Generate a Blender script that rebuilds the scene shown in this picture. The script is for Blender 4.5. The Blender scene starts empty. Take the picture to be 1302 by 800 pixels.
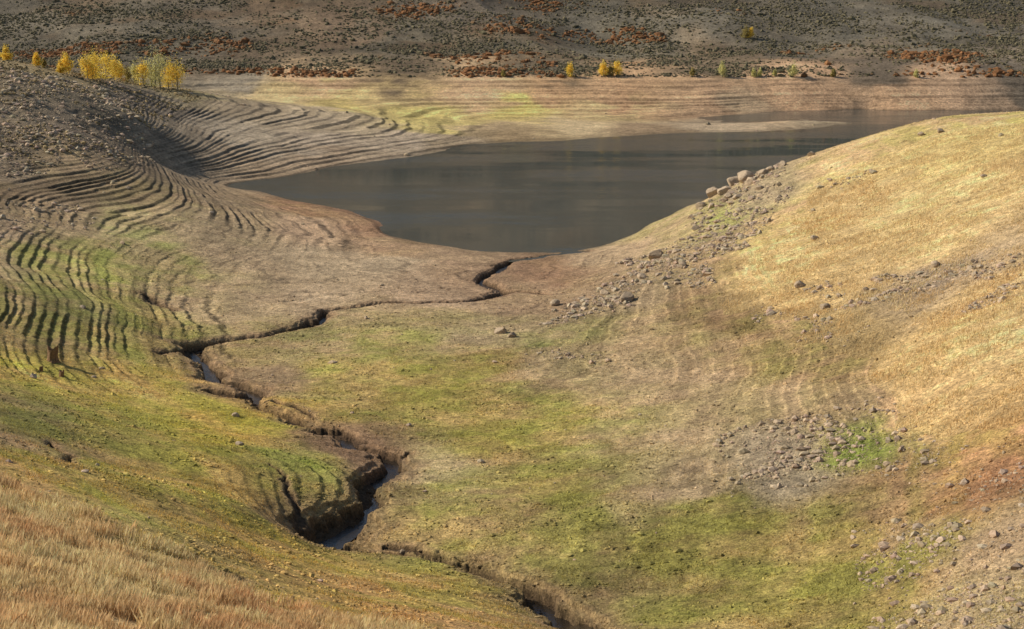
import bpy, math, numpy as np, time
from mathutils import Vector
T0=time.time()
rng=np.random.default_rng(7)
F=2065.0; CAMZ=45.0
P=math.atan(460/F); CP,SP=math.cos(P),math.sin(P)
def sight(u,v):
    x=(u-651)/F; yy=(400-v)/F
    return x, CP+yy*SP, -SP+yy*CP
def pt(u,v,z):
    dx,dy,dz=sight(u,v); t=(z-CAMZ)/dz
    return dx*t,dy*t
# ---------------------------------------------------------------- noise
def _h(xi,yi,s):
    h=(xi*374761393+yi*668265263+s*974634777)&0xffffffff
    h=((h^(h>>13))*1274126177)&0xffffffff
    return ((h^(h>>16))&0xffffff).astype(np.float32)/np.float32(0xffffff)
def vn(x,y,s=0):
    xf=np.floor(x);yf=np.floor(y); xi=xf.astype(np.int64); yi=yf.astype(np.int64)
    fx=(x-xf).astype(np.float32); fy=(y-yf).astype(np.float32)
    fx=fx*fx*fx*(fx*(fx*6-15)+10); fy=fy*fy*fy*(fy*(fy*6-15)+10)
    a=_h(xi,yi,s);b=_h(xi+1,yi,s);c=_h(xi,yi+1,s);d=_h(xi+1,yi+1,s)
    return (a+(b-a)*fx)*(1-fy)+(c+(d-c)*fx)*fy-0.5
def fbm(x,y,s=0,o=4,g=0.5):
    r=0;a=1.0
    for i in range(o):
        r=r+a*vn(x+i*17.3,y-i*9.1,s+i*13); x,y=(x*1.6+y*1.2),(y*1.6-x*1.2); a*=g
    return r
def sst(a,b,x):
    t=np.clip((x-a)/(b-a),0,1); return t*t*(3-2*t)
# ---------------------------------------------------------------- terrain survey
C=[]
def c(u,v,z):
    x,y=pt(u,v,max(z,0)); C.append((x,y,z))
for u,v in [(600,185),(560,193),(520,200),(470,206),(430,212),(400,218),(350,227),(300,233),(330,243),(380,256),(430,264),(460,273),(490,285),(510,302),(560,312),(620,320),(680,321),(740,318),(780,308),(810,296),(850,275),(880,260),
            (650,181),(700,180),(760,175),(850,170),(950,168),(1050,162),(1090,157),(1300,141),(1200,140),(1100,139),(1000,141),(930,146),(1000,151)]: c(u,v,0)
for t in [(650,280,-3),(600,240,-3),(750,240,-3),(500,240,-2.5),(420,238,-1.5),(700,200,-2),(850,205,-2.5),(950,190,-2),(560,290,-1.5),(800,270,-2),(1050,175,-2),(850,183,-1),(700,300,-1.2),(360,238,-.8),
          (1060,148,-1),(1140,148,-2),(1230,148,-2),(1130,162,-2),
 # right hill
 (940,232,8),(900,258,6),(1000,207,12),(1050,190,14),(1100,175,16),(1180,152,19),(1302,142,21),(1302,790,14),(1302,540,14),(1302,300,17),(1302,200,20),(1302,420,15),(1302,660,14),
 (1200,240,16),(1100,230,14),(1000,260,10),(1100,300,12),(1200,350,13),(1200,450,12.5),(1100,380,10.5),(1100,450,9.5),(1100,530,9),(1100,600,9),(1100,690,9.2),(1100,780,9.6),(1000,400,8),(1000,500,7.5),(1000,600,7.6),
 (900,400,5.6),(900,500,5.6),(900,600,6.2),(900,700,6.8),(900,780,7.4),(950,340,7.8),(850,330,4.6),(800,350,3.2),(870,290,4.5),(820,310,2),(700,385,1.8),(640,420,2.3),(760,430,3.4),(750,520,4),(750,620,5),(780,700,6),(820,780,6.8),
 # flats
 (600,345,.5),(690,340,.4),(740,350,1.2),(500,384,1.3),(600,400,1.6),(560,440,2.1),(650,500,3),(560,560,3.5),(560,640,4.4),(650,600,4.1),(650,680,5.2),(700,730,5.8),(740,790,6),(620,712,5),(500,600,3.9),(450,470,2.4),(450,420,1.9),
 (430,540,3.2),(340,500,2.8),(270,480,2.5),(240,435,2.2),(350,415,1.7),(440,388,1.3),(440,690,4.5),(510,700,4.8),(400,360,1.4),(500,340,.8),(420,320,1.0),(450,295,.6),
 # left slopes
 (300,520,4),(200,480,4.4),(100,480,6.6),(0,470,9),(0,400,8.6),(0,340,8.2),(0,300,8.3),(0,270,9),(0,220,10.5),(0,180,13.5),(0,130,17.5),(0,78,21),(60,86,19),(120,105,16),(100,140,15),(100,180,12.5),(100,230,8.5),(100,270,6.5),(60,420,7),(100,380,6.1),
 (100,300,6),(150,330,4.2),(150,400,4.5),(200,400,3.1),(250,370,2.3),(300,330,2.2),(230,300,4),(200,270,5.2),(200,240,6.4),(300,262,2.6),(260,240,3),(350,275,1.7),(380,290,1.4),
 # upper-left terraced point
 (160,150,12.5),(170,190,8.5),(220,215,3.5),(230,150,8.5),(300,150,6.4),(300,190,3.6),(400,160,4),(400,190,2),(470,150,3.4),(480,180,1.8),(540,170,1.6),(400,138,5),(300,127,7),(235,113,9.3),(180,108,11.5),(540,150,1.6),
 # spur in the foreground
 (0,560,13.5),(0,620,17),(0,700,22),(0,790,26),(150,790,23),(300,790,19.5),(150,700,17),(300,700,12.5),(300,740,14.5),(420,790,15.5),(550,790,11.5),(420,740,10),(540,745,7.2),(640,775,7.3),(200,600,9),(100,540,9.8),(200,540,6.6),(300,600,7.4),(300,640,9),(400,650,5.6),(350,560,4.6),(420,590,4.9),(370,610,6.2),(400,700,7.0),
 # far shore
 (650,160,1.0),(800,160,.7),(950,157,.5),(620,140,1.6),(500,135,3),(750,136,2),(880,138,1.5)]: c(*t)
for u in (380,520,651,780,900,1010,1120,1220,1330): c(u,98,8.2)
for u in (300,400,520,651,780,900): c(u,122,4.2)
for u in (1010,1120,1220,1330): c(u,120,4.0)
for u in (-250,100,380,651,900,1150,1550):
    c(u,60,14.0); c(u,30,20.6); c(u,0,27.8)
for x in (-700,-350,-100,100,350,700):
    C+= [(x,700,52),(x,900,115),(x,1400,290)]
for r_,z_ in ((2.5,42.8),(7,40.6),(13,37.6),(20,34.8)):
    for a_ in (-1.3,-.8,-.35,0,.35,.8,1.3): C.append((r_*math.sin(a_),r_*math.cos(a_),z_+(.04*r_ if a_<-.5 else 0)))
C+=[(60,300,3),(80,300,6),(110,300,9),(60,340,-2),(90,345,-2),(130,350,0),(100,400,-2),(60,400,-2.5),(130,440,-1.5),(170,420,2),(200,500,10),
    (-45,60,29),(-80,100,25),(-100,160,17),(-120,220,15),(-170,300,24),(-190,380,24),(-220,480,20),(50,60,17),(70,100,19),(100,150,23),(130,220,25),(160,300,16),(35,28,29),(-40,28,35),(15,50,19),(2,48,20.5),(12,34,26.5),(0,33,28),(-12,33,30)]
C=np.array(C,dtype=np.float64)
def q(x,y): return np.arctan2(x,y),0.5*np.log(x*x+y*y)
ca,cl=q(C[:,0],C[:,1])
n=len(C)
def K(d2): return np.where(d2>0,0.5*d2*np.log(np.maximum(d2,1e-12)),0)
D2=(ca[:,None]-ca)**2+(cl[:,None]-cl)**2
A=np.zeros((n+3,n+3)); A[:n,:n]=K(D2)+np.eye(n)*3e-5
A[:n,n]=1;A[:n,n+1]=ca;A[:n,n+2]=cl;A[n:,:n]=A[:n,n:].T
W=np.linalg.solve(A,np.concatenate([C[:,2],[0,0,0]]))
def base(a,l):
    sh=a.shape; a=a.ravel(); l=l.ravel(); out=np.empty(a.size)
    for i in range(0,a.size,20000):
        A1=a[i:i+20000];L1=l[i:i+20000]
        d=(A1[:,None]-ca)**2+(L1[:,None]-cl)**2
        np.maximum(d,1e-12,out=d)
        d=0.5*d*np.log(d)
        out[i:i+20000]=d@W[:n]+W[n]+W[n+1]*A1+W[n+2]*L1
    return out.reshape(sh)
TT=np.exp(np.linspace(math.log(15),math.log(1100),360))
def hit(pts):
    """where lines of sight meet the ground -> world x,y"""
    out=[]
    D=np.array([sight(u,v) for u,v in pts]); 
    X=D[:,0,None]*TT;Y=D[:,1,None]*TT;Z=CAMZ+D[:,2,None]*TT
    B=np.maximum(base(*q(X,Y)),-0.02)
    below=Z<B; idx=below.argmax(1)
    for i,k in enumerate(idx):
        if not below[i].any(): k=300
        k=max(k,1); g0=Z[i,k-1]-B[i,k-1]; g1=Z[i,k]-B[i,k]
        f=g0/(g0-g1) if below[i].any() else 0
        out.append((X[i,k-1]+(X[i,k]-X[i,k-1])*f, Y[i,k-1]+(Y[i,k]-Y[i,k-1])*f))
    return np.array(out)
# ---------------------------------------------------------------- grid
def geo(a,b,n): return np.exp(np.linspace(math.log(a),math.log(b),n,endpoint=False))
R=np.concatenate([geo(2,40,60),geo(40,85,180),geo(85,330,1000),geo(330,520,380),geo(520,680,200),geo(680,1800,80),[1800]])
AZ=np.concatenate([np.linspace(-1.35,-.36,60,endpoint=False),np.linspace(-.36,.36,1150,endpoint=False),np.linspace(.36,1.35,61)])
nr,nc=len(R),len(AZ)
a2,r2=np.meshgrid(AZ,R); l2=np.log(r2)
X=r2*np.sin(a2);Y=r2*np.cos(a2)
cl_=np.linspace(math.log(2),math.log(1800),520); ca_=np.concatenate([np.linspace(-1.35,-.36,30,endpoint=False),np.linspace(-.36,.36,260,endpoint=False),np.linspace(.36,1.35,31)])
Bc=base(*np.meshgrid(ca_,cl_))
def herm(Fv,xs,xf,axis):
    G=np.gradient(Fv,xs,axis=axis); Fv=np.moveaxis(Fv,axis,0);G=np.moveaxis(G,axis,0)
    k=np.clip(np.searchsorted(xs,xf,side='right')-1,0,len(xs)-2); h=(xs[k+1]-xs[k]); t=((xf-xs[k])/h)
    t=t[:,None];h=h[:,None]
    o=Fv[k]*(2*t**3-3*t**2+1)+G[k]*h*(t**3-2*t**2+t)+Fv[k+1]*(3*t**2-2*t**3)+G[k+1]*h*(t**3-t**2)
    return np.moveaxis(o,0,axis)
Z=herm(herm(Bc,cl_,np.log(R),0),ca_,AZ,1)
print('base',time.time()-T0)
wA=0.006*fbm(X/9,Y/9,5,3); wL=0.03*fbm(X/9+50,Y/9,6,3)
wA+=0.012*fbm(X/30,Y/30,8,2); wL+=0.03*fbm(X/30,Y/30,9,2)
def blobs(B):
    H=hit([(b[0],b[1]) for b in B]); m=np.zeros_like(Z)
    for b,(x,y) in zip(B,H):
        a0,l0=q(x,y); su=b[2]/F; sv=b[3]/(b[1]+60)
        e=((a2+wA-a0)/su)**2+((l2+wL-l0)/sv)**2
        m=np.maximum(m,b[4]*np.exp(-e*e*0.7))
    return m
def poly(pts,k_=1.2):
    H=hit(pts); pa,pl=q(H[:,0],H[:,1]); aa=a2+wA*k_; ll=l2+wL*k_
    ins=np.zeros(aa.shape,bool)
    for i in range(len(pa)):
        j=i-1
        if pl[i]==pl[j]: continue
        cnd=((pl[i]>ll)!=(pl[j]>ll))&(aa<(pa[j]-pa[i])*(ll-pl[i])/(pl[j]-pl[i])+pa[i])
        ins^=cnd
    return ins
ter=blobs([(40,385,145,100,1),(100,250,150,30,1),(0,245,120,30,1),(430,172,190,54,1),(270,185,110,50,1),(350,272,150,30,1),(445,285,70,28,1),(210,405,100,70,.75),(375,610,95,66,.55),(240,650,90,40,.3),(350,340,160,50,.2),(850,430,220,80,.45),(850,600,240,150,.4),(560,560,150,130,.2),(1100,580,160,160,.2),(500,350,120,40,.1)])
far=sst(430,450,r2)*(1-sst(7.2,8.6,Z))*sst(-1,.3,Z)
ter=np.maximum(ter,far*.55)
ter*=sst(-1.2,-.2,Z)
straw=poly([(-150,560),(0,612),(100,650),(200,705),(330,755),(480,790),(600,830),(500,1100),(-150,1100)],2)|poly([(960,330),(1000,300),(1010,260),(1060,225),(1130,190),(1200,165),(1310,155),(1500,150),(1500,560),(1302,540),(1220,530),(1160,480),(1130,420),(1040,395),(950,380),(930,350)],2.5)
stone=np.zeros_like(Z)
for pl_,d in [([(1000,205),(930,233),(890,262),(850,320),(740,365),(640,402),(700,396),(820,372),(900,350),(960,310),(990,240)],1.0),([(1040,345),(1340,330),(1340,362),(1060,378)],1),
            ([(925,560),(1000,520),(1060,490),(1140,560),(1040,625),(935,640)],1.0),([(1060,690),(1340,590),(1340,860),(1100,800)],.6),([(0,82),(100,102),(190,120),(165,200),(60,215),(-60,215),(-60,80)],.8),([(0,268),(150,275),(110,300),(-30,320)],.5),
            ([(640,440),(700,430),(780,470),(720,485)],.6),([(980,385),(1110,398),(1110,408),(980,395)],.8),([(1120,200),(1040,225),(1010,260),(1090,240)],.6),([(240,95),(380,97),(380,112),(240,118)],.9),([(1090,480),(1160,470),(1260,560),(1340,560),(1340,640),(1100,600)],.4),([(170,190),(220,215),(150,245),(100,215)],.6)]:
    stone=np.maximum(stone,poly(pl_,2.2)*d)
# relief
rough=np.clip(stone*0.25+0.04+sst(9,13,Z)*.12*(X<0)*(r2>150)*2,0,.6)
Z+=rough*fbm(X/3.5,Y/3.5,21,4)*1.0+0.28*fbm(X/14,Y/14,22,3)*sst(.3,2.5,np.abs(Z))
Z+=.06*fbm(X/.8,Y/.8,24,3)*(r2<260)*sst(.1,.8,Z)
hm=sst(500,560,r2)
rg=1-np.abs(fbm(X/90+.25*Y/90,Y/260,31,4)*2.6)
Z+=hm*(rg*6-3+fbm(X/30,Y/60,33,4)*2.5)*(.5+.5*sst(600,900,r2))
Zs=Z.copy()
# wave-cut benches
wz=Z+.11*fbm(X/6,Y/6,41,4)+.40*vn(X/22,Y/22,43)
hh=np.where(r2>425,.8,np.where(r2>255,.40,.34))
s=wz/hh+1.3*vn(wz*0.9,wz*0+3.3,44); fl=np.floor(s); fr=s-fl
g=np.where(fr<.66,fr*.16,.1056+(1-.1056)*sst(0,1,(fr-.66)/.34))
brk=np.clip(.85+1.8*fbm(X/12,Y/12,45,4),0,1)*(.45+.55*sst(-.3,.1,vn(fl*1.7,X/25,46)))
step=(g-fr)*hh*1.4
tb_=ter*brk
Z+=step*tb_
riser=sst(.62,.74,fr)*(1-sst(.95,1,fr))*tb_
# thin drift ridges swirling over the mud flat
s2=wz*3.1+.8*fbm(X/16,Y/16,48,3); f2=s2-np.floor(s2)
thin=np.exp(-((f2-.5)/.07)**2)*sst(.0,.25,fbm(X/14,Y/9,49,3)+.18)*sst(150,175,r2)*(1-sst(290,310,r2))*sst(.15,.5,Z)*(1-sst(4.5,6,Z))*(X<15)
Z+=thin*.09
# strand lines curving round the right-hand slope
s3=wz*2.6+.5*vn(wz*1.1,wz*0+1.7,58); f3=s3-np.floor(s3)
rip=(np.exp(-((f3-.5)/.13)**2)-.25)*sst(-.15,.3,fbm(X/13,Y/13,59,4))*(X>-6)*(r2<215)*sst(2.2,3.2,Z)*(1-sst(9.5,11,Z))*(~straw)
Z+=.055*rip
# ---------------------------------------------------------------- creek
def chain(pts):
    H=hit([(p[0],p[1]) for p in pts]); return [(H[i][0],H[i][1],pts[i][2],pts[i][3]) for i in range(len(pts))]
creek=chain([(790,830,1.3,1.3),(735,785,1.3,1.4),(700,768,1.2,1.3),(660,742,1.1,1.2),(600,716,.8,1.2),(510,702,.75,1.15),(445,692,1.0,1.2),(400,680,1.2,1.3),(438,655,1.3,1.3),(478,636,1.3,1.3),(466,612,1.1,1.2),(500,592,1.1,1.2),(492,575,.9,1.2),(452,566,.9,1.1),(435,550,.8,1.1),(388,537,.8,1.1),(325,512,.8,1.0),(322,488,1.2,1.3),(272,482,1.0,1.2),(262,462,1.1,1.3),(236,437,1.0,1.1),(275,431,.7,1.0),(345,422,.6,1.0),(398,409,.6,1.0),(418,394,.55,1.0),(480,385,.45,.75),(560,384,.4,.55),(605,381,.55,.7),(642,370,.9,.9),(612,354,.8,.9),(650,331,.5,.7),(700,324,.45,.6),(748,319,.4,.4)])
gul=[chain([(182,372,.4,.5),(200,385,.5,.6),(222,392,.3,.4)]),chain([(268,722,.3,.6),(290,735,.5,.7),(305,738,.2,.3)]),chain([(350,590,.15,.15),(368,625,.25,.3),(392,668,.5,.5)]),chain([(60,560,.3,.4),(95,590,.3,.5)]),chain([(480,690,.3,.4),(560,705,.5,.7),(620,730,.7,.9),(690,755,.6,.8)]),
     chain([(400,550,.7,.6),(430,545,.8,.8),(455,560,.8,.7)]),chain([(270,496,.9,.6),(300,502,.9,.7),(325,495,.9,.8)]),chain([(200,450,.2,.3),(240,440,.6,.6)]),chain([(325,512,.3,.3),(360,508,.3,.35),(400,530,.4,.4)]),chain([(520,575,.3,.4),(495,583,.6,.8)]),chain([(640,368,.5,.5),(700,374,.3,.25)])]
rows=(R>75)&(R<340); i0,i1=np.where(rows)[0][[0,-1]]
sx=X[i0:i1];sy=Y[i0:i1]
mx=sx+1.3*fbm(sx/3.2,sy/3.2,51,2)+.42*fbm(sx/.8,sy/.8,53,3); my=sy+1.3*fbm(sx/3.2+9,sy/3.2,52,2)+.42*fbm(sx/.8,sy/.8,54,3)
carve=np.zeros_like(sx); near=np.full_like(sx,99.0)
wn=1+.7*fbm(sx/5,sy/5,55,2)
for ch in [creek]+gul:
    for (x0,y0,w0,d0),(x1,y1,w1,d1) in zip(ch[:-1],ch[1:]):
        dx,dy=x1-x0,y1-y0; L2=dx*dx+dy*dy
        t=np.clip(((mx-x0)*dx+(my-y0)*dy)/L2,0,1)
        d=np.hypot(mx-x0-t*dx,my-y0-t*dy); w=(w0+(w1-w0)*t)*wn; dp=d0+(d1-d0)*t; w=np.maximum(w,.12)
        cv=dp*(.70*(1-sst(.8,1.03,d/w))+.22*(1-sst(1.5,1.7,d/w))+.08*(1-sst(2.2,2.9,d/w)))
        carve=np.maximum(carve,cv); near=np.minimum(near,d/w)
Z[i0:i1]-=carve
print('relief',time.time()-T0)
# ---------------------------------------------------------------- colour survey (sRGB as seen, later scaled to albedo)
CS=[(0,20,118,108,90),(150,20,116,106,88),(300,20,116,104,86),(450,25,122,102,80),(600,20,116,104,88),(750,20,114,106,90),(900,20,114,106,90),(1050,20,116,108,92),(1200,20,118,110,94),(1300,20,120,112,97),
(0,50,114,104,86),(200,50,112,102,84),(350,55,118,100,78),(500,50,112,102,84),(650,50,114,104,86),(800,50,114,106,88),(1000,55,118,108,90),(1200,55,118,109,92),
(300,85,118,104,84),(500,85,120,102,80),(700,85,116,104,84),(900,85,120,104,82),(1100,85,118,104,86),(1280,85,116,104,88),
(300,105,154,140,118),(400,104,204,166,126),(600,104,204,168,128),(800,104,200,162,122),(1000,104,202,164,126),(1200,104,184,152,120),
(250,122,150,135,98),(350,118,198,172,122),(450,124,208,180,124),(600,122,208,172,128),(700,120,200,160,118),(800,124,186,148,110),(900,122,200,162,124),(1000,124,196,158,120),(1150,122,200,162,124),(1260,124,166,140,112),
(430,134,208,184,116),(550,140,210,188,116),(662,142,210,188,112),(800,142,206,180,128),(920,140,190,162,126),
(560,158,196,176,110),(620,165,174,150,114),(750,160,196,172,132),(900,158,182,160,130),(1050,156,170,150,120),(650,177,155,132,98),(850,168,156,132,102),
(0,130,132,116,92),(100,130,116,104,84),(200,130,124,110,92),(300,135,158,139,112),(400,145,176,156,126),(0,100,148,130,100),(60,92,160,140,102),
(0,170,126,110,88),(100,170,132,116,96),(200,165,150,132,107),(300,170,174,156,130),(400,175,184,164,138),(500,178,178,158,132),(570,188,162,142,114),
(0,210,136,118,94),(100,210,158,136,102),(180,205,148,126,98),(300,212,170,146,116),(140,190,118,102,82),(400,205,172,148,119),
(0,250,142,120,90),(100,250,138,117,89),(200,245,156,134,98),(300,255,156,134,102),(400,262,166,130,96),
(0,290,178,152,118),(100,290,188,160,122),(180,300,178,166,110),(300,290,172,150,114),(400,290,184,154,122),(480,290,166,130,98),(540,312,172,142,108),
(0,330,162,142,102),(80,340,182,164,104),(150,330,180,168,100),(220,330,172,158,102),(300,330,186,160,124),(400,325,188,164,130),(500,335,190,166,133),(600,325,182,153,119),(600,350,164,136,106),(700,345,156,124,94),(780,325,180,154,121),(850,300,180,158,114),(890,285,164,158,96),(1000,320,214,182,126),(1200,310,216,184,130),(1060,270,202,172,120),(940,260,170,150,118),(1100,210,206,178,122),(1250,180,206,180,120),(1200,260,214,184,128),
(0,390,160,140,90),(100,385,156,144,88),(170,385,170,156,90),(250,375,186,160,120),(330,380,188,162,125),(400,365,190,164,130),(550,365,180,152,121),(520,400,176,154,110),(700,375,162,136,104),(800,375,156,136,102),(900,375,152,128,90),(950,400,146,122,82),(1010,365,206,174,120),(1200,352,162,141,116),(1280,400,214,182,128),
(50,430,158,140,86),(150,430,170,154,88),(300,450,172,146,102),(400,430,168,151,102),(500,430,170,153,96),(600,420,170,151,110),(700,425,164,151,100),(800,420,170,148,106),(900,430,166,144,101),(1000,440,160,138,92),(1080,440,154,130,88),(1200,420,214,180,124),
(50,480,194,169,88),(200,485,198,171,92),(350,480,150,126,94),(420,480,172,155,88),(500,480,172,154,86),(600,470,170,151,86),(700,470,172,150,111),(800,480,176,153,113),(900,490,182,156,117),(1000,490,170,147,108),(1080,500,162,138,103),(1200,480,210,175,122),(1280,500,205,171,118),
(0,550,158,136,90),(70,530,150,136,82),(150,540,176,159,84),(300,550,194,168,82),(330,520,192,166,84),(450,575,138,110,83),(550,520,172,154,84),(550,590,184,163,118),(620,560,168,149,82),(700,550,164,148,82),(780,560,172,154,102),(870,560,188,164,122),(1000,570,172,153,124),(1105,552,146,148,78),(1150,600,152,127,84),(1250,570,174,140,92),
(0,625,198,163,104),(60,610,186,156,90),(150,630,182,161,86),(300,620,188,164,88),(400,600,156,152,78),(380,640,164,145,80),(560,620,172,156,98),(640,650,166,147,90),(700,620,162,146,82),(800,640,172,150,106),(880,610,180,156,119),(1000,620,165,148,120),(1100,640,154,133,86),(1220,640,163,129,86),(1290,600,163,127,84),(920,650,156,141,82),
(50,700,202,169,120),(150,670,184,160,98),(250,690,178,157,88),(350,700,194,164,88),(400,710,192,162,88),(550,680,168,150,88),(700,690,166,146,90),(760,650,158,142,82),(850,700,158,140,82),(950,690,154,138,78),(1070,700,158,142,80),(1150,690,160,141,92),(1280,700,168,144,110),
(50,780,204,171,122),(300,780,204,169,116),(480,770,196,160,94),(600,760,182,153,91),(700,740,160,140,88),(800,760,146,128,82),(880,780,154,140,78),(1000,770,162,146,82),(1100,760,152,136,78),(1250,780,170,150,110)]
CS=np.array(CS,float)
def lin(cc): cc=np.asarray(cc,float)/255; return np.where(cc<.04,cc/12.9,((cc+.055)/1.055)**2.4)
H=hit([(r[0],r[1]) for r in CS]); ha,hl=q(H[:,0],H[:,1]); hc=lin(CS[:,2:])
hc[hl>math.log(512)]*=.90
ga=np.linspace(-1.4,1.4,900); gl=np.linspace(math.log(1.8),math.log(2000),900)
GA,GL=np.meshgrid(ga,gl); gcol=np.empty((GA.size,3)); GA=GA.ravel();GL=GL.ravel()
for i in range(0,GA.size,20000):
    d=(GA[i:i+20000,None]-ha)**2+((GL[i:i+20000,None]-hl)*.55)**2+3e-5
    w=1/(d*d); w/=w.sum(1,keepdims=True); gcol[i:i+20000]=w@hc
gcol=gcol.reshape(900,900,3)
fa=np.clip((a2+wA*1.5-ga[0])/(ga[1]-ga[0]),0,898.99); fb=np.clip((l2+wL*1.5-gl[0])/(gl[1]-gl[0]),0,898.99)
ia=fa.astype(int);ib=fb.astype(int); fa=(fa-ia)[...,None];fb=(fb-ib)[...,None]
col=(gcol[ib,ia]*(1-fa)+gcol[ib,ia+1]*fa)*(1-fb)+(gcol[ib+1,ia]*(1-fa)+gcol[ib+1,ia+1]*fa)*fb
print('colour',time.time()-T0)
# local variation
pat=fbm(X/1.3,Y/1.3,61,4,.65); pat2=fbm(X/8,Y/8,62,3)
col*=(1+.34*pat+.22*pat2)[...,None]
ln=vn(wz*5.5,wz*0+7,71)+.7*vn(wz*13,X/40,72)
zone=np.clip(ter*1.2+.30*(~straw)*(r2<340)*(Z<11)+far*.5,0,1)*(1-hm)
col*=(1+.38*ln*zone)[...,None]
grn=np.clip(vn(wz*2.2,X/30,73)+fbm(X/5,Y/5,74,5,.65)*1.2,-.6,.6)*(~straw)*(r2<300)
grn*=np.clip((col[...,1]/np.maximum(col[...,2],1e-3)-1.65)/.9,0,1)
col[...,0]*=1-.24*grn; col[...,2]*=1-.40*grn; col[...,1]*=1-.04*grn
col*=(1-.5*riser)[...,None]; col*=(1-.34*thin)[...,None]; col*=(1+.34*rip)[...,None]  # risers darker: undercut soil tone plus bench shadow lines painted into the colour
# far hill drainage and patches
rp=sst(.1,.4,fbm(X/30,Y/22,81,4))*sst(505,540,r2)
col*=(1-.3*rp[...,None]*np.array([.0,.45,.8]))
col*=1+(hm*(.6*fbm(X/40+Y/90,Y/22,82,5,.6)))[...,None]
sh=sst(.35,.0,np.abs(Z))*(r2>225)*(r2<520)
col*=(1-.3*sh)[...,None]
cb=col[i0:i1]; nz_=.5*fbm(sx/1.5,sy/1.5,56,3); m1=(1-sst(1.4,3.8,near+nz_))[...,None]; m2=(1-sst(.8,1.25,near))[...,None]
cb[:]=cb*(1-m1*.65)+m1*.65*lin((148,119,91)); cb[:]=cb*(1-m2*.85)+m2*.85*lin((66,52,40))
ALB=1.02
col=np.clip(col*ALB,.004,.66)
# ---------------------------------------------------------------- builders
def mat(name): 
    m=bpy.data.materials.new(name); m.use_nodes=True; nt=m.node_tree; return m,nt,nt.nodes['Principled BSDF']
def build(name,V,Fc,cols,material,smooth=False):
    me=bpy.data.meshes.new(name); V=np.ascontiguousarray(V,np.float32); Fc=np.ascontiguousarray(Fc,np.int32); k=Fc.shape[1]
    me.vertices.add(len(V)); me.vertices.foreach_set('co',V.ravel())
    me.loops.add(Fc.size); me.loops.foreach_set('vertex_index',Fc.ravel())
    me.polygons.add(len(Fc)); me.polygons.foreach_set('loop_start',np.arange(0,Fc.size,k,dtype=np.int32))
    me.polygons.foreach_set('use_smooth',np.full(len(Fc),smooth))
    me.update(calc_edges=True)
    if cols is not None:
        at=me.color_attributes.new('Col','FLOAT_COLOR','POINT')
        cc=np.ones((len(V),4),np.float32); cc[:,:3]=cols; at.data.foreach_set('color',cc.ravel())
    me.materials.append(material); o=bpy.data.objects.new(name,me); bpy.context.collection.objects.link(o); return o
def N(nt,t,**k):
    nd=nt.nodes.new(t)
    for a,b in k.items(): setattr(nd,a,b)
    return nd
def noise(nt,co,scale,det=4,rough=.6):
    nd=N(nt,'ShaderNodeTexNoise'); nd.inputs['Scale'].default_value=scale; nd.inputs['Detail'].default_value=det; nd.inputs['Roughness'].default_value=rough
    nt.links.new(co,nd.inputs['Vector']); return nd.outputs['Fac']
def rmp(nt,f,a,b,lo,hi):
    nd=N(nt,'ShaderNodeMapRange'); nt.links.new(f,nd.inputs[0])
    for i,vv in enumerate((a,b,lo,hi)): nd.inputs[i+1].default_value=vv
    return nd.outputs[0]
def mth(nt,op,a,b):
    nd=N(nt,'ShaderNodeMath',operation=op)
    for i,vv in enumerate((a,b)):
        if isinstance(vv,(int,float)): nd.inputs[i].default_value=vv
        else: nt.links.new(vv,nd.inputs[i])
    return nd.outputs[0]
gm,nt,bs=mat('dry_ground')
at=N(nt,'ShaderNodeAttribute',attribute_name='Col'); geo_=N(nt,'ShaderNodeNewGeometry'); co=geo_.outputs['Position']
n1=noise(nt,co,1.8,6,.75); n2=noise(nt,co,6,4,.75); n3=noise(nt,co,.22,5,.6)
f=mth(nt,'MULTIPLY',rmp(nt,n1,.3,.7,.45,1.55),mth(nt,'MULTIPLY',rmp(nt,n2,.3,.7,.38,1.62),rmp(nt,n3,.3,.7,.85,1.15)))
vm=N(nt,'ShaderNodeVectorMath',operation='SCALE'); nt.links.new(at.outputs['Color'],vm.inputs[0]); nt.links.new(f,vm.inputs['Scale'])
nt.links.new(vm.outputs[0],bs.inputs['Base Color']); bs.inputs['Roughness'].default_value=.95; bs.inputs['Specular IOR Level'].default_value=.15
bp=N(nt,'ShaderNodeBump'); bp.inputs['Strength'].default_value=.85; bp.inputs['Distance'].default_value=.18
nt.links.new(mth(nt,'ADD',mth(nt,'MULTIPLY',n1,1.6),n2),bp.inputs['Height']); nt.links.new(bp.outputs[0],bs.inputs['Normal'])
V=np.stack([X,Y,Z],-1).reshape(-1,3)
ii=(np.arange(nr-1)[:,None]*nc+np.arange(nc-1)).ravel()
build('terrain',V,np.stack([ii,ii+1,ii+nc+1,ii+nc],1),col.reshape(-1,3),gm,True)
print('terrain',time.time()-T0,len(V))
def samp(G,x,y):
    a=np.arctan2(x,y); r=np.hypot(x,y)
    j=np.clip(np.searchsorted(AZ,a)-1,0,nc-2); i=np.clip(np.searchsorted(R,r)-1,0,nr-2)
    fa=np.clip((a-AZ[j])/(AZ[j+1]-AZ[j]),0,1); fr_=np.clip((r-R[i])/(R[i+1]-R[i]),0,1)
    if G.ndim==3: fa=fa[:,None];fr_=fr_[:,None]
    return (G[i,j]*(1-fa)+G[i,j+1]*fa)*(1-fr_)+(G[i+1,j]*(1-fa)+G[i+1,j+1]*fa)*fr_
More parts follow.
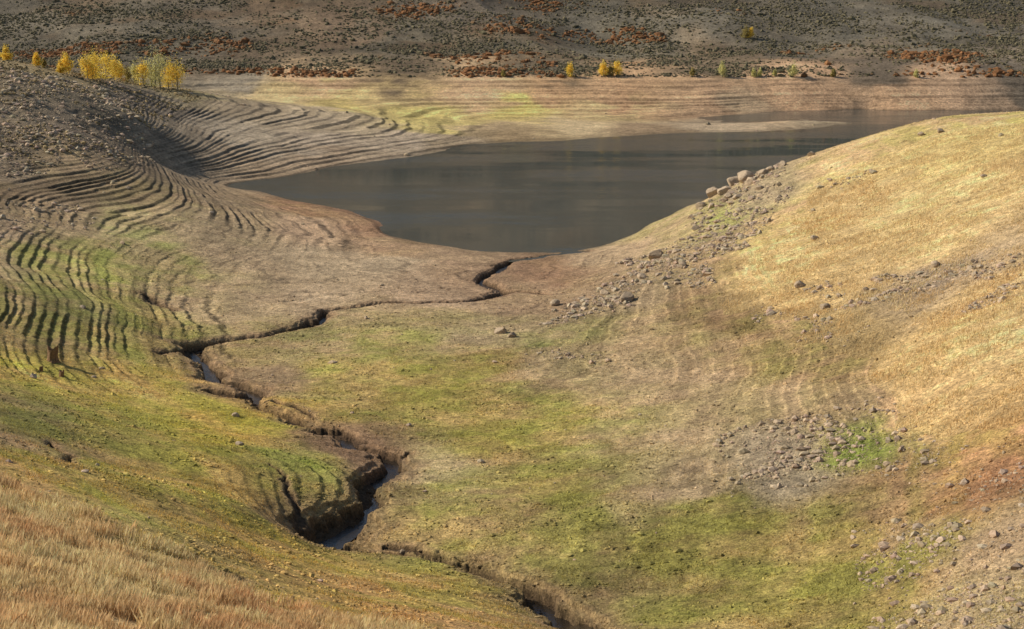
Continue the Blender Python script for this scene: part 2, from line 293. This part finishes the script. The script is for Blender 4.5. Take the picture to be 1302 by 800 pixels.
def vcmat(name,rough=.9,var=.25,sc=3):
    m,nt,bs=mat(name); at=N(nt,'ShaderNodeAttribute',attribute_name='Col'); g_=N(nt,'ShaderNodeNewGeometry')
    f=rmp(nt,noise(nt,g_.outputs['Position'],sc,3,.7),.3,.7,1-var,1+var)
    vm=N(nt,'ShaderNodeVectorMath',operation='SCALE'); nt.links.new(at.outputs['Color'],vm.inputs[0]); nt.links.new(f,vm.inputs['Scale'])
    nt.links.new(vm.outputs[0],bs.inputs['Base Color']); bs.inputs['Roughness'].default_value=rough; bs.inputs['Specular IOR Level'].default_value=.2
    return m
# ---------------------------------------------------------------- lake
wm,nt,bs=mat('lake_water'); g_=N(nt,'ShaderNodeNewGeometry')
mp=N(nt,'ShaderNodeMapping'); mp.inputs['Scale'].default_value=(.3,1,1); mp.inputs['Rotation'].default_value=(0,0,.2); nt.links.new(g_.outputs['Position'],mp.inputs[0])
w1=noise(nt,mp.outputs[0],1.1,4,.6); w2=noise(nt,mp.outputs[0],.05,5,.6)
bs.inputs['Base Color'].default_value=(.028,.044,.046,1); bs.inputs['IOR'].default_value=1.33
nt.links.new(rmp(nt,w2,.4,.62,.02,.14),bs.inputs['Roughness'])
bp=N(nt,'ShaderNodeBump'); bp.inputs['Distance'].default_value=.09; nt.links.new(rmp(nt,w2,.42,.60,.08,1.0),bp.inputs['Strength']); nt.links.new(w1,bp.inputs['Height']); nt.links.new(bp.outputs[0],bs.inputs['Normal'])
gx,gy=np.meshgrid(np.linspace(-130,260,40),np.linspace(238,520,30)); kk=(np.arange(29)[:,None]*40+np.arange(39)).ravel()
build('lake_water',np.stack([gx,gy,gx*0],-1).reshape(-1,3),np.stack([kk,kk+1,kk+41,kk+40],1),None,wm,True)
# creek water ribbon
vv=[];
for (x0,y0,w0,d0),(x1,y1,w1,d1) in zip(creek[:-1],creek[1:]):
    for t in np.linspace(0,1,6,endpoint=False): vv.append((x0+(x1-x0)*t,y0+(y1-y0)*t,w0+(w1-w0)*t,d0+(d1-d0)*t))
vv=np.array(vv); zz=samp(Zs,vv[:,0],vv[:,1])-vv[:,3]*.96
k=9; zz=np.convolve(np.pad(zz,k//2,mode='edge'),np.ones(k)/k,'valid')-.01
tx=np.gradient(vv[:,0]);ty=np.gradient(vv[:,1]); L=np.hypot(tx,ty); nx,ny=-ty/L,tx/L; wd=vv[:,2]*.9
A_=np.stack([vv[:,0]-nx*wd,vv[:,1]-ny*wd,zz],1);B_=np.stack([vv[:,0]+nx*wd,vv[:,1]+ny*wd,zz],1)
m_=len(vv); idx=np.arange(m_-1)
cm,nt,bs=mat('creek_water'); bs.inputs['Base Color'].default_value=(.025,.02,.015,1); bs.inputs['Roughness'].default_value=.12
nz=noise(nt,N(nt,'ShaderNodeNewGeometry').outputs['Position'],4); bp=N(nt,'ShaderNodeBump'); bp.inputs['Distance'].default_value=.05; nt.links.new(nz,bp.inputs['Height']); nt.links.new(bp.outputs[0],bs.inputs['Normal'])
build('creek_water',np.concatenate([A_,B_]),np.stack([idx,idx+1,idx+1+m_,idx+m_],1),None,cm,True)
# ---------------------------------------------------------------- scattered things
import bmesh
def ico(sub):
    b=bmesh.new(); bmesh.ops.create_icosphere(b,subdivisions=sub,radius=1); b.verts.ensure_lookup_table()
    v=np.array([x.co[:] for x in b.verts]); f=np.array([[q_.index for q_ in x.verts] for x in b.faces]); b.free(); return v,f
def scatter(name,x,y,size,cols,material,sub=1,flat=.65,jit=.28,sink=.25,z=None,smooth=False):
    v,f=ico(sub); n_=len(x); 
    z=samp(Z,x,y) if z is None else z
    ang=rng.uniform(0,6.28,n_); sc=np.stack([size*rng.uniform(.75,1.35,n_),size*rng.uniform(.7,1.2,n_),size*flat*rng.uniform(.7,1.3,n_)],1)
    vv=v[None]*(1+jit*rng.uniform(-1,1,(n_,len(v),1)))*sc[:,None]
    ca_,sa_=np.cos(ang)[:,None],np.sin(ang)[:,None]
    W_=np.stack([vv[...,0]*ca_-vv[...,1]*sa_+x[:,None],vv[...,0]*sa_+vv[...,1]*ca_+y[:,None],vv[...,2]+(z+size*flat*(1-2*sink)*.5)[:,None]],-1)
    ff=(f[None]+(np.arange(n_)*len(v))[:,None,None]).reshape(-1,3)
    cc=np.repeat(cols,len(v),0)
    return build(name,W_.reshape(-1,3),ff,cc,material,smooth)
def rnd(n_,r0,r1,a0=-.4,a1=.4,pw=1.0):
    a=rng.uniform(a0,a1,n_); u=rng.uniform(0,1,n_); r=(r0**pw+u*(r1**pw-r0**pw))**(1/pw); return r*np.sin(a),r*np.cos(a),r,a
stm=vcmat('stone',.9,.3,5)
x,y,r,a=rnd(900000,60,460,-.35,.35,pw=.9)
sv_=samp(stone,x,y)
p=sv_**1.5*(.12+1.6*np.clip(fbm(x/4,y/4,91,4,.6)+.2,0,1))*.9+.0014
z_=samp(Z,x,y); k=(rng.uniform(0,1,len(x))<p)&(z_>.1); x,y,r=x[k],y[k],r[k]
sz=np.minimum(.036*np.exp(rng.exponential(.58,len(x))),.36)*(.6+r/280)
g0=rng.uniform(.75,1.3,(len(x),1)); colr=lin((172,152,126))*.92*g0*(1+rng.uniform(-.06,.06,(len(x),3)))
scatter('scattered_stones',x,y,sz,colr,stm); print('stones',len(x))
# sagebrush on the far hill
bm_=vcmat('sagebrush_foliage',.95,.3,2.5)
x,y,r,a=rnd(120000,490,700,-.37,.37,pw=1.1); zz_=samp(Z,x,y)
cl2=fbm(x/26+y/60,y/14,95,4,.65); rust=sst(.12,.32,fbm(x/34,y/24,81,4)+rng.uniform(-.12,.12,len(x))+.35*(1-sst(8,11,zz_)))
k=(zz_>8.2)&(rng.uniform(0,1,len(x))<np.clip(.45+1.5*cl2,.08,1)); x,y,r,rust,zz_,cl2=x[k],y[k],r[k],rust[k],zz_[k],cl2[k]
rust=rust*(rng.uniform(0,1,len(x))<.5)
sz=np.exp(rng.normal(-1.1,.38,len(x)))*(1+.7*rust)
cc=lin((106,98,74))*.9*(1-rust[:,None])+rust[:,None]*lin((140,98,62))*.85
cc=cc*rng.uniform(.7,1.3,(len(x),1)); scatter('sagebrush',x,y,sz,cc,bm_,1,.7,.35,.3,smooth=False); print('sage',len(x))
# scrub on the upper left slope
x,y,r,a=rnd(12000,280,450,-.36,-.15); zz_=samp(Z,x,y); k=(zz_>9.0)&(rng.uniform(0,1,len(x))<np.clip(.35+1.2*fbm(x/12,y/12,99,3),0,1)); x,y=x[k],y[k]
cc=lin((150,130,92))*.88*rng.uniform(.6,1.4,(len(x),1)); scatter('scrub_bushes',x,y,rng.uniform(.12,.42,len(x)),cc,bm_,1,.8,.35,.3)
# low dry tussocks over the grassy slopes
x,y,r,a=rnd(75000,55,270,-.34,.34,pw=1.0); bc=samp(col,x,y); gr=np.clip((bc[:,1]/np.maximum(bc[:,2],1e-3)-1.3),0,1)
k=(rng.uniform(0,1,len(x))<gr*np.clip(.4+1.6*fbm(x/4,y/4,109,3),0.05,1))&(samp(Z,x,y)>.6)&(samp(ter,x,y)<.75); x,y,r,bc=x[k],y[k],r[k],bc[k]
scatter('grass_tussocks',x,y,np.exp(rng.normal(-2.55,.4,len(x))),np.clip(bc*rng.uniform(.6,1.25,(len(x),1)),0,.7),bm_,1,.6,.35,.3); print('tussocks',len(x))
# grasses
def blades(name,x,y,h,w,cols,material,lean=.35):
    n_=len(x); z=samp(Z,x,y)-.03; th=rng.uniform(0,6.28,n_); dx,dy=np.cos(th)*w/2,np.sin(th)*w/2
    lx,ly=rng.normal(0,lean,n_)*h+h*.12,rng.normal(0,lean,n_)*h
    A_=np.stack([x-dx,y-dy,z],1);B_=np.stack([x+dx,y+dy,z],1)
    C_=np.stack([x+lx*.4+dx*.7,y+ly*.4+dy*.7,z+h*.6],1); D_=np.stack([x+lx,y+ly,z+h],1)
    V=np.stack([A_,B_,C_,D_],1).reshape(-1,3); i=np.arange(n_)*4
    cc=np.repeat(cols,4,0).reshape(n_,4,3)*np.array([.85,.85,1.0,1.1])[None,:,None]
    return build(name,V,np.stack([i,i+1,i+2,i+3],1),cc.reshape(-1,3),material)
grm=vcmat('dry_grass',.8,.2,1.5); gn=grm.node_tree; gb=gn.nodes['Principled BSDF']; tl=N(gn,'ShaderNodeBsdfTranslucent'); gx_=N(gn,'ShaderNodeMixShader'); gx_.inputs[0].default_value=.35
gn.links.new(gb.inputs['Base Color'].links[0].from_socket,tl.inputs['Color']); gn.links.new(gb.outputs[0],gx_.inputs[1]); gn.links.new(tl.outputs[0],gx_.inputs[2]); gn.links.new(gx_.outputs[0],gn.nodes['Material Output'].inputs['Surface'])
SF=straw.astype(np.float32)
x,y,r,a=rnd(480000,34,112,-.36,.1,pw=1.2); k=(samp(SF,x,y)>rng.uniform(.2,.8,len(x)))&(rng.uniform(0,1,len(x))<.62+1.7*fbm(x/1.5,y/1.5,101,4)); x,y,r=x[k],y[k],r[k]
tone=np.clip(fbm(x/3,y/3,103,3)*1.4+.3,0,1)[:,None]; cc=(lin((234,210,158))*(1-tone)+lin((216,176,128))*tone)*rng.uniform(.65,1.25,(len(x),1))
blades('straw_grass',x,y,rng.uniform(.15,.6,len(x))*(1+.9*fbm(x/2,y/2,104,2)),.032,np.clip(cc,0,.85),grm,.2); print('fg grass',len(x))
x,y,r,a=rnd(420000,85,330,.08,.36,pw=1.2); k=(samp(SF,x,y)>rng.uniform(.2,.8,len(x)))&(rng.uniform(0,1,len(x))<.45+1.8*fbm(x/3,y/3,105,4)); x,y,r=x[k],y[k],r[k]
tone=np.clip(fbm(x/6,y/6,106,3)*1.2+.4,0,1)[:,None]; cc=(lin((228,202,150))*(1-tone)+lin((216,182,128))*tone)*rng.uniform(.75,1.2,(len(x),1))
blades('straw_grass',x,y,rng.uniform(.1,.42,len(x)),.06,np.clip(cc,0,.8),grm,.28); print('hill grass',len(x))
x,y,r,a=rnd(480000,60,280,-.34,.34,pw=1.0); bc=samp(col,x,y); gr=np.clip((bc[:,1]/np.maximum(bc[:,2],1e-3)-1.3),0,1)
k=(rng.uniform(0,1,len(x))<gr*np.clip(.4+1.8*fbm(x/3,y/3,107,4),0,1))&(samp(Z,x,y)>.5); x,y,r,bc=x[k],y[k],r[k],bc[k]
cc=np.clip(bc*rng.uniform(.7,1.6,(len(x),1))*np.array([1.03,1.0,.88]),0,.75); blades('short_grass',x,y,rng.uniform(.05,.2,len(x)),.06,cc,grm,.4); print('short',len(x))
# ---------------------------------------------------------------- boulders
BL=[(934,233,20),(946,229,23),(954,233,16),(922,243,18),(908,247,19),(938,250,12),(890,262,14),(995,210,12),(1030,196,10),(638,420,17),(651,425,11),(836,325,18),(795,381,20),(1048,389,12),(1190,336,12),(1018,361,13),(1036,302,10),(884,292,10),(706,385,12),(770,372,11),(42,478,10),(300,528,8),(868,338,12),(1000,545,10),(970,222,14),(915,236,14),(980,216,11),(926,250,12),(860,318,11),(815,352,12),(740,378,10),(898,300,9),(965,238,9),(1172,170,8),(1195,166,8),(905,262,10)]
H=hit([(b[0],b[1]+2) for b in BL]); v,f=ico(3)
for (u,v_,px),(bx,by) in zip(BL,H):
    r=math.hypot(bx,by); s_=px/F*r*.5
    P_=v.copy()
    for _ in range(9):
        d=rng.normal(size=3); d/=np.linalg.norm(d); t=rng.uniform(.45,.85); pr=P_@d; P_-=np.maximum(pr-t,0)[:,None]*d*.92
    P_*=1+.05*rng.uniform(-1,1,(len(P_),1)); P_*=np.array([1.2,1,.8])*s_*1.15; th=rng.uniform(0,6.28); c_,s2_=math.cos(th),math.sin(th)
    P_=np.stack([P_[:,0]*c_-P_[:,1]*s2_,P_[:,0]*s2_+P_[:,1]*c_,P_[:,2]],1)
    o=build('boulder',P_,f,np.tile(lin((172,152,126))*.9*rng.uniform(.8,1.2),(len(P_),1)),stm); zb=float(samp(Z,np.array([bx]),np.array([by]))[0]); o.location=(bx,by,zb+s_*.3)
# ---------------------------------------------------------------- stumps
wdm=vcmat('weathered_wood',.95,.4,6)
for u,v_,hp in [(66,458,19),(78,478,9),(52,470,7)]:
    bx,by=hit([(u,v_)])[0]; r=math.hypot(bx,by); hgt=hp/F*r; ns,nl=18,9; VV=[];
    ph=rng.uniform(0,6.28,3)
    for j in range(nl):
        t=j/(nl-1); 
        for i in range(ns):
            th=2*math.pi*i/ns; rad=hgt*.33*(1+.9*max(0,.3-t)*2*(1+.7*math.sin(5*th+ph[0]))+.12*math.sin(3*th+ph[1])+.06*rng.uniform(-1,1))
            top=hgt*(t+ (.16*math.sin(2*th+ph[2])+.1*rng.uniform(-1,1))*(t>.9))
            VV.append((rad*math.cos(th)+t*.1*hgt,rad*math.sin(th),top-.1))
    VV.append((.1*hgt,0,hgt*.75)); FF=[]
    for j in range(nl-1):
        for i in range(ns):
            a_,b_=j*ns+i,j*ns+(i+1)%ns; FF+=[(a_,b_,b_+ns),(a_,b_+ns,a_+ns)]
    for i in range(ns): FF.append(((nl-1)*ns+i,(nl-1)*ns+(i+1)%ns,nl*ns))
    o=build('tree_stump',np.array(VV),np.array(FF),np.tile(lin((134,106,76))*.85,(len(VV),1)),wdm); o.location=(bx,by,float(samp(Z,np.array([bx]),np.array([by]))[0]))
# ---------------------------------------------------------------- trees
lfm,nt,bs=mat('autumn_leaves'); at=N(nt,'ShaderNodeAttribute',attribute_name='Col'); nt.links.new(at.outputs['Color'],bs.inputs['Base Color']); bs.inputs['Roughness'].default_value=.7
tr=N(nt,'ShaderNodeBsdfTranslucent'); nt.links.new(at.outputs['Color'],tr.inputs['Color']); mx_=N(nt,'ShaderNodeMixShader'); mx_.inputs[0].default_value=.4
nt.links.new(bs.outputs[0],mx_.inputs[1]); nt.links.new(tr.outputs[0],mx_.inputs[2]); nt.links.new(mx_.outputs[0],nt.nodes['Material Output'].inputs['Surface'])
def tube(pts,rads,ns=6):
    V=[];Fq=[]
    for (p_,r_) in zip(pts,rads):
        for i in range(ns): V.append((p_[0]+r_*math.cos(6.283*i/ns),p_[1]+r_*math.sin(6.283*i/ns),p_[2]))
    for j in range(len(pts)-1):
        for i in range(ns): a_,b_=j*ns+i,j*ns+(i+1)%ns; Fq.append((a_,b_,b_+ns,a_+ns))
    return V,Fq
def make_tree(h,c1,c2,dens,broad,loc):
    root=bpy.data.objects.new('aspen_tree',None); bpy.context.collection.objects.link(root); root.location=loc
    V=[];Fq=[]; 
    def add(pts,rads):
        v_,f_=tube(pts,rads); o_=len(V); V.extend(v_); Fq.extend([tuple(k_+o_ for k_ in g_) for g_ in f_])
    tp=[(0,0,-.3)]; 
    for i in range(1,7): tp.append((tp[-1][0]+rng.normal(0,.03)*h*.4,tp[-1][1]+rng.normal(0,.03)*h*.4,h*.9*i/6))
    add(tp,[h*.02*(1-.13*i) for i in range(7)])
    cen=[]
    for i in range(20):
        t=rng.uniform(.1,.85); k_=int(t*6); b0=np.array(tp[k_]); th=rng.uniform(0,6.28); ln_=h*broad*(1.1-t)*rng.uniform(.6,1.1)
        e=b0+np.array([math.cos(th)*ln_,math.sin(th)*ln_,ln_*.7]); mid=(b0+e)/2+np.array([0,0,-.04*h])
        add([tuple(b0),tuple(mid),tuple(e)],[h*.009,h*.006,h*.003]); cen+= [e,mid]
    cen+=[np.array(tp[6]),np.array(tp[5]),np.array(tp[4])]
    tb=build('trunk_and_limbs',np.array(V),np.array(Fq),np.tile(lin((160,152,135))*.7,(len(V),1)),wdm); tb.parent=root
    cen=np.array(cen); m_=int(1500*dens); ci=rng.integers(0,len(cen),m_); p_=cen[ci]+rng.normal(0,1,(m_,3))*h*np.array([.075,.075,.065]); p_[:,2]=np.maximum(p_[:,2],h*.06)
    e1=rng.normal(0,1,(m_,3)); e2=rng.normal(0,1,(m_,3)); e1/=np.linalg.norm(e1,axis=1)[:,None]; e2/=np.linalg.norm(e2,axis=1)[:,None]; s_=rng.uniform(.08,.18,m_)[:,None]
    Q=np.stack([p_-e1*s_,p_+e2*s_,p_+e1*s_,p_-e2*s_],1).reshape(-1,3); i=np.arange(m_)*4
    tone=rng.uniform(.7,1.15,len(cen))[ci]*rng.uniform(.8,1.2,m_); mixc=rng.uniform(0,1,(m_,1)); cc=(c1*(1-mixc)+c2*mixc)*tone[:,None]
    lf=build('leaves',Q,np.stack([i,i+1,i+2,i+3],1),np.repeat(cc,4,0),lfm); lf.parent=root
yl,yd=lin((255,230,105)),lin((236,198,70)); pg,pd=lin((236,228,158)),lin((200,194,122))*.95; ol,od=lin((196,178,98))*.9,lin((155,140,86))*.88
TR=[(8,79,17,0),(0,77,13,0),(47,87,15,0),(56,88,10,2),(85,96,24,0),(78,95,14,0),(112,102,30,0),(124,103,36,0),(134,104,34,0),(145,105,28,0),(118,103,26,0),(150,105,22,0),(163,107,18,2),(172,109,26,1),(182,111,30,0),(193,112,46,1),(204,113,48,1),(198,113,36,1),(214,114,34,0),(226,116,36,0),
    (725,100,17,0),(767,99,18,0),(776,99,14,2),(785,98,19,0),(918,100,19,1),(958,100,10,1),(966,99,9,1),(985,99,8,1),(1008,100,17,1),(948,48,14,2),(955,48,12,0),(880,99,10,2),(1060,100,9,2),(1165,100,9,1),(640,100,8,2)]
H=hit([(t[0],t[1]-2) for t in TR])
for (u,v_,hp,ty_),(bx,by) in zip(TR,H):
    r=math.hypot(bx,by); z=float(samp(Z,np.array([bx]),np.array([by]))[0]); c1,c2=[(yl,yd),(pg,pd),(ol,od)][ty_]
    make_tree(hp/F*r*1.15,c1,c2,1.0 if ty_!=1 else .75,.36 if ty_!=1 else .26,(bx,by,z))
# ---------------------------------------------------------------- light, camera
el,az=math.radians(33),math.radians(-76)
w=bpy.data.worlds.new('World'); bpy.context.scene.world=w; w.use_nodes=True; nt=w.node_tree; bg=nt.nodes['Background']
sk=nt.nodes.new('ShaderNodeTexSky'); sk.sky_type='NISHITA'; sk.sun_disc=False; sk.sun_elevation=el; sk.sun_rotation=az%(2*math.pi); nt.links.new(sk.outputs[0],bg.inputs[0]); bg.inputs[1].default_value=.10
sd=bpy.data.lights.new('sun','SUN'); sd.energy=5; sd.angle=math.radians(.5); sd.color=(1,.92,.79); so=bpy.data.objects.new('sun',sd); bpy.context.collection.objects.link(so)
dv=Vector((math.cos(el)*math.sin(az),math.cos(el)*math.cos(az),math.sin(el))); so.rotation_euler=dv.to_track_quat('Z','Y').to_euler()
cd=bpy.data.cameras.new('camera'); cd.sensor_width=36; cd.lens=36*F/1302; cd.clip_end=5000; cd.clip_start=.5; co_=bpy.data.objects.new('camera',cd); bpy.context.collection.objects.link(co_)
co_.location=(0,0,CAMZ); co_.rotation_euler=(math.pi/2-P,0,0); bpy.context.scene.camera=co_
vs=bpy.context.scene.view_settings; vs.view_transform='Standard'; vs.look='None'; vs.exposure=0
print('done',time.time()-T0)
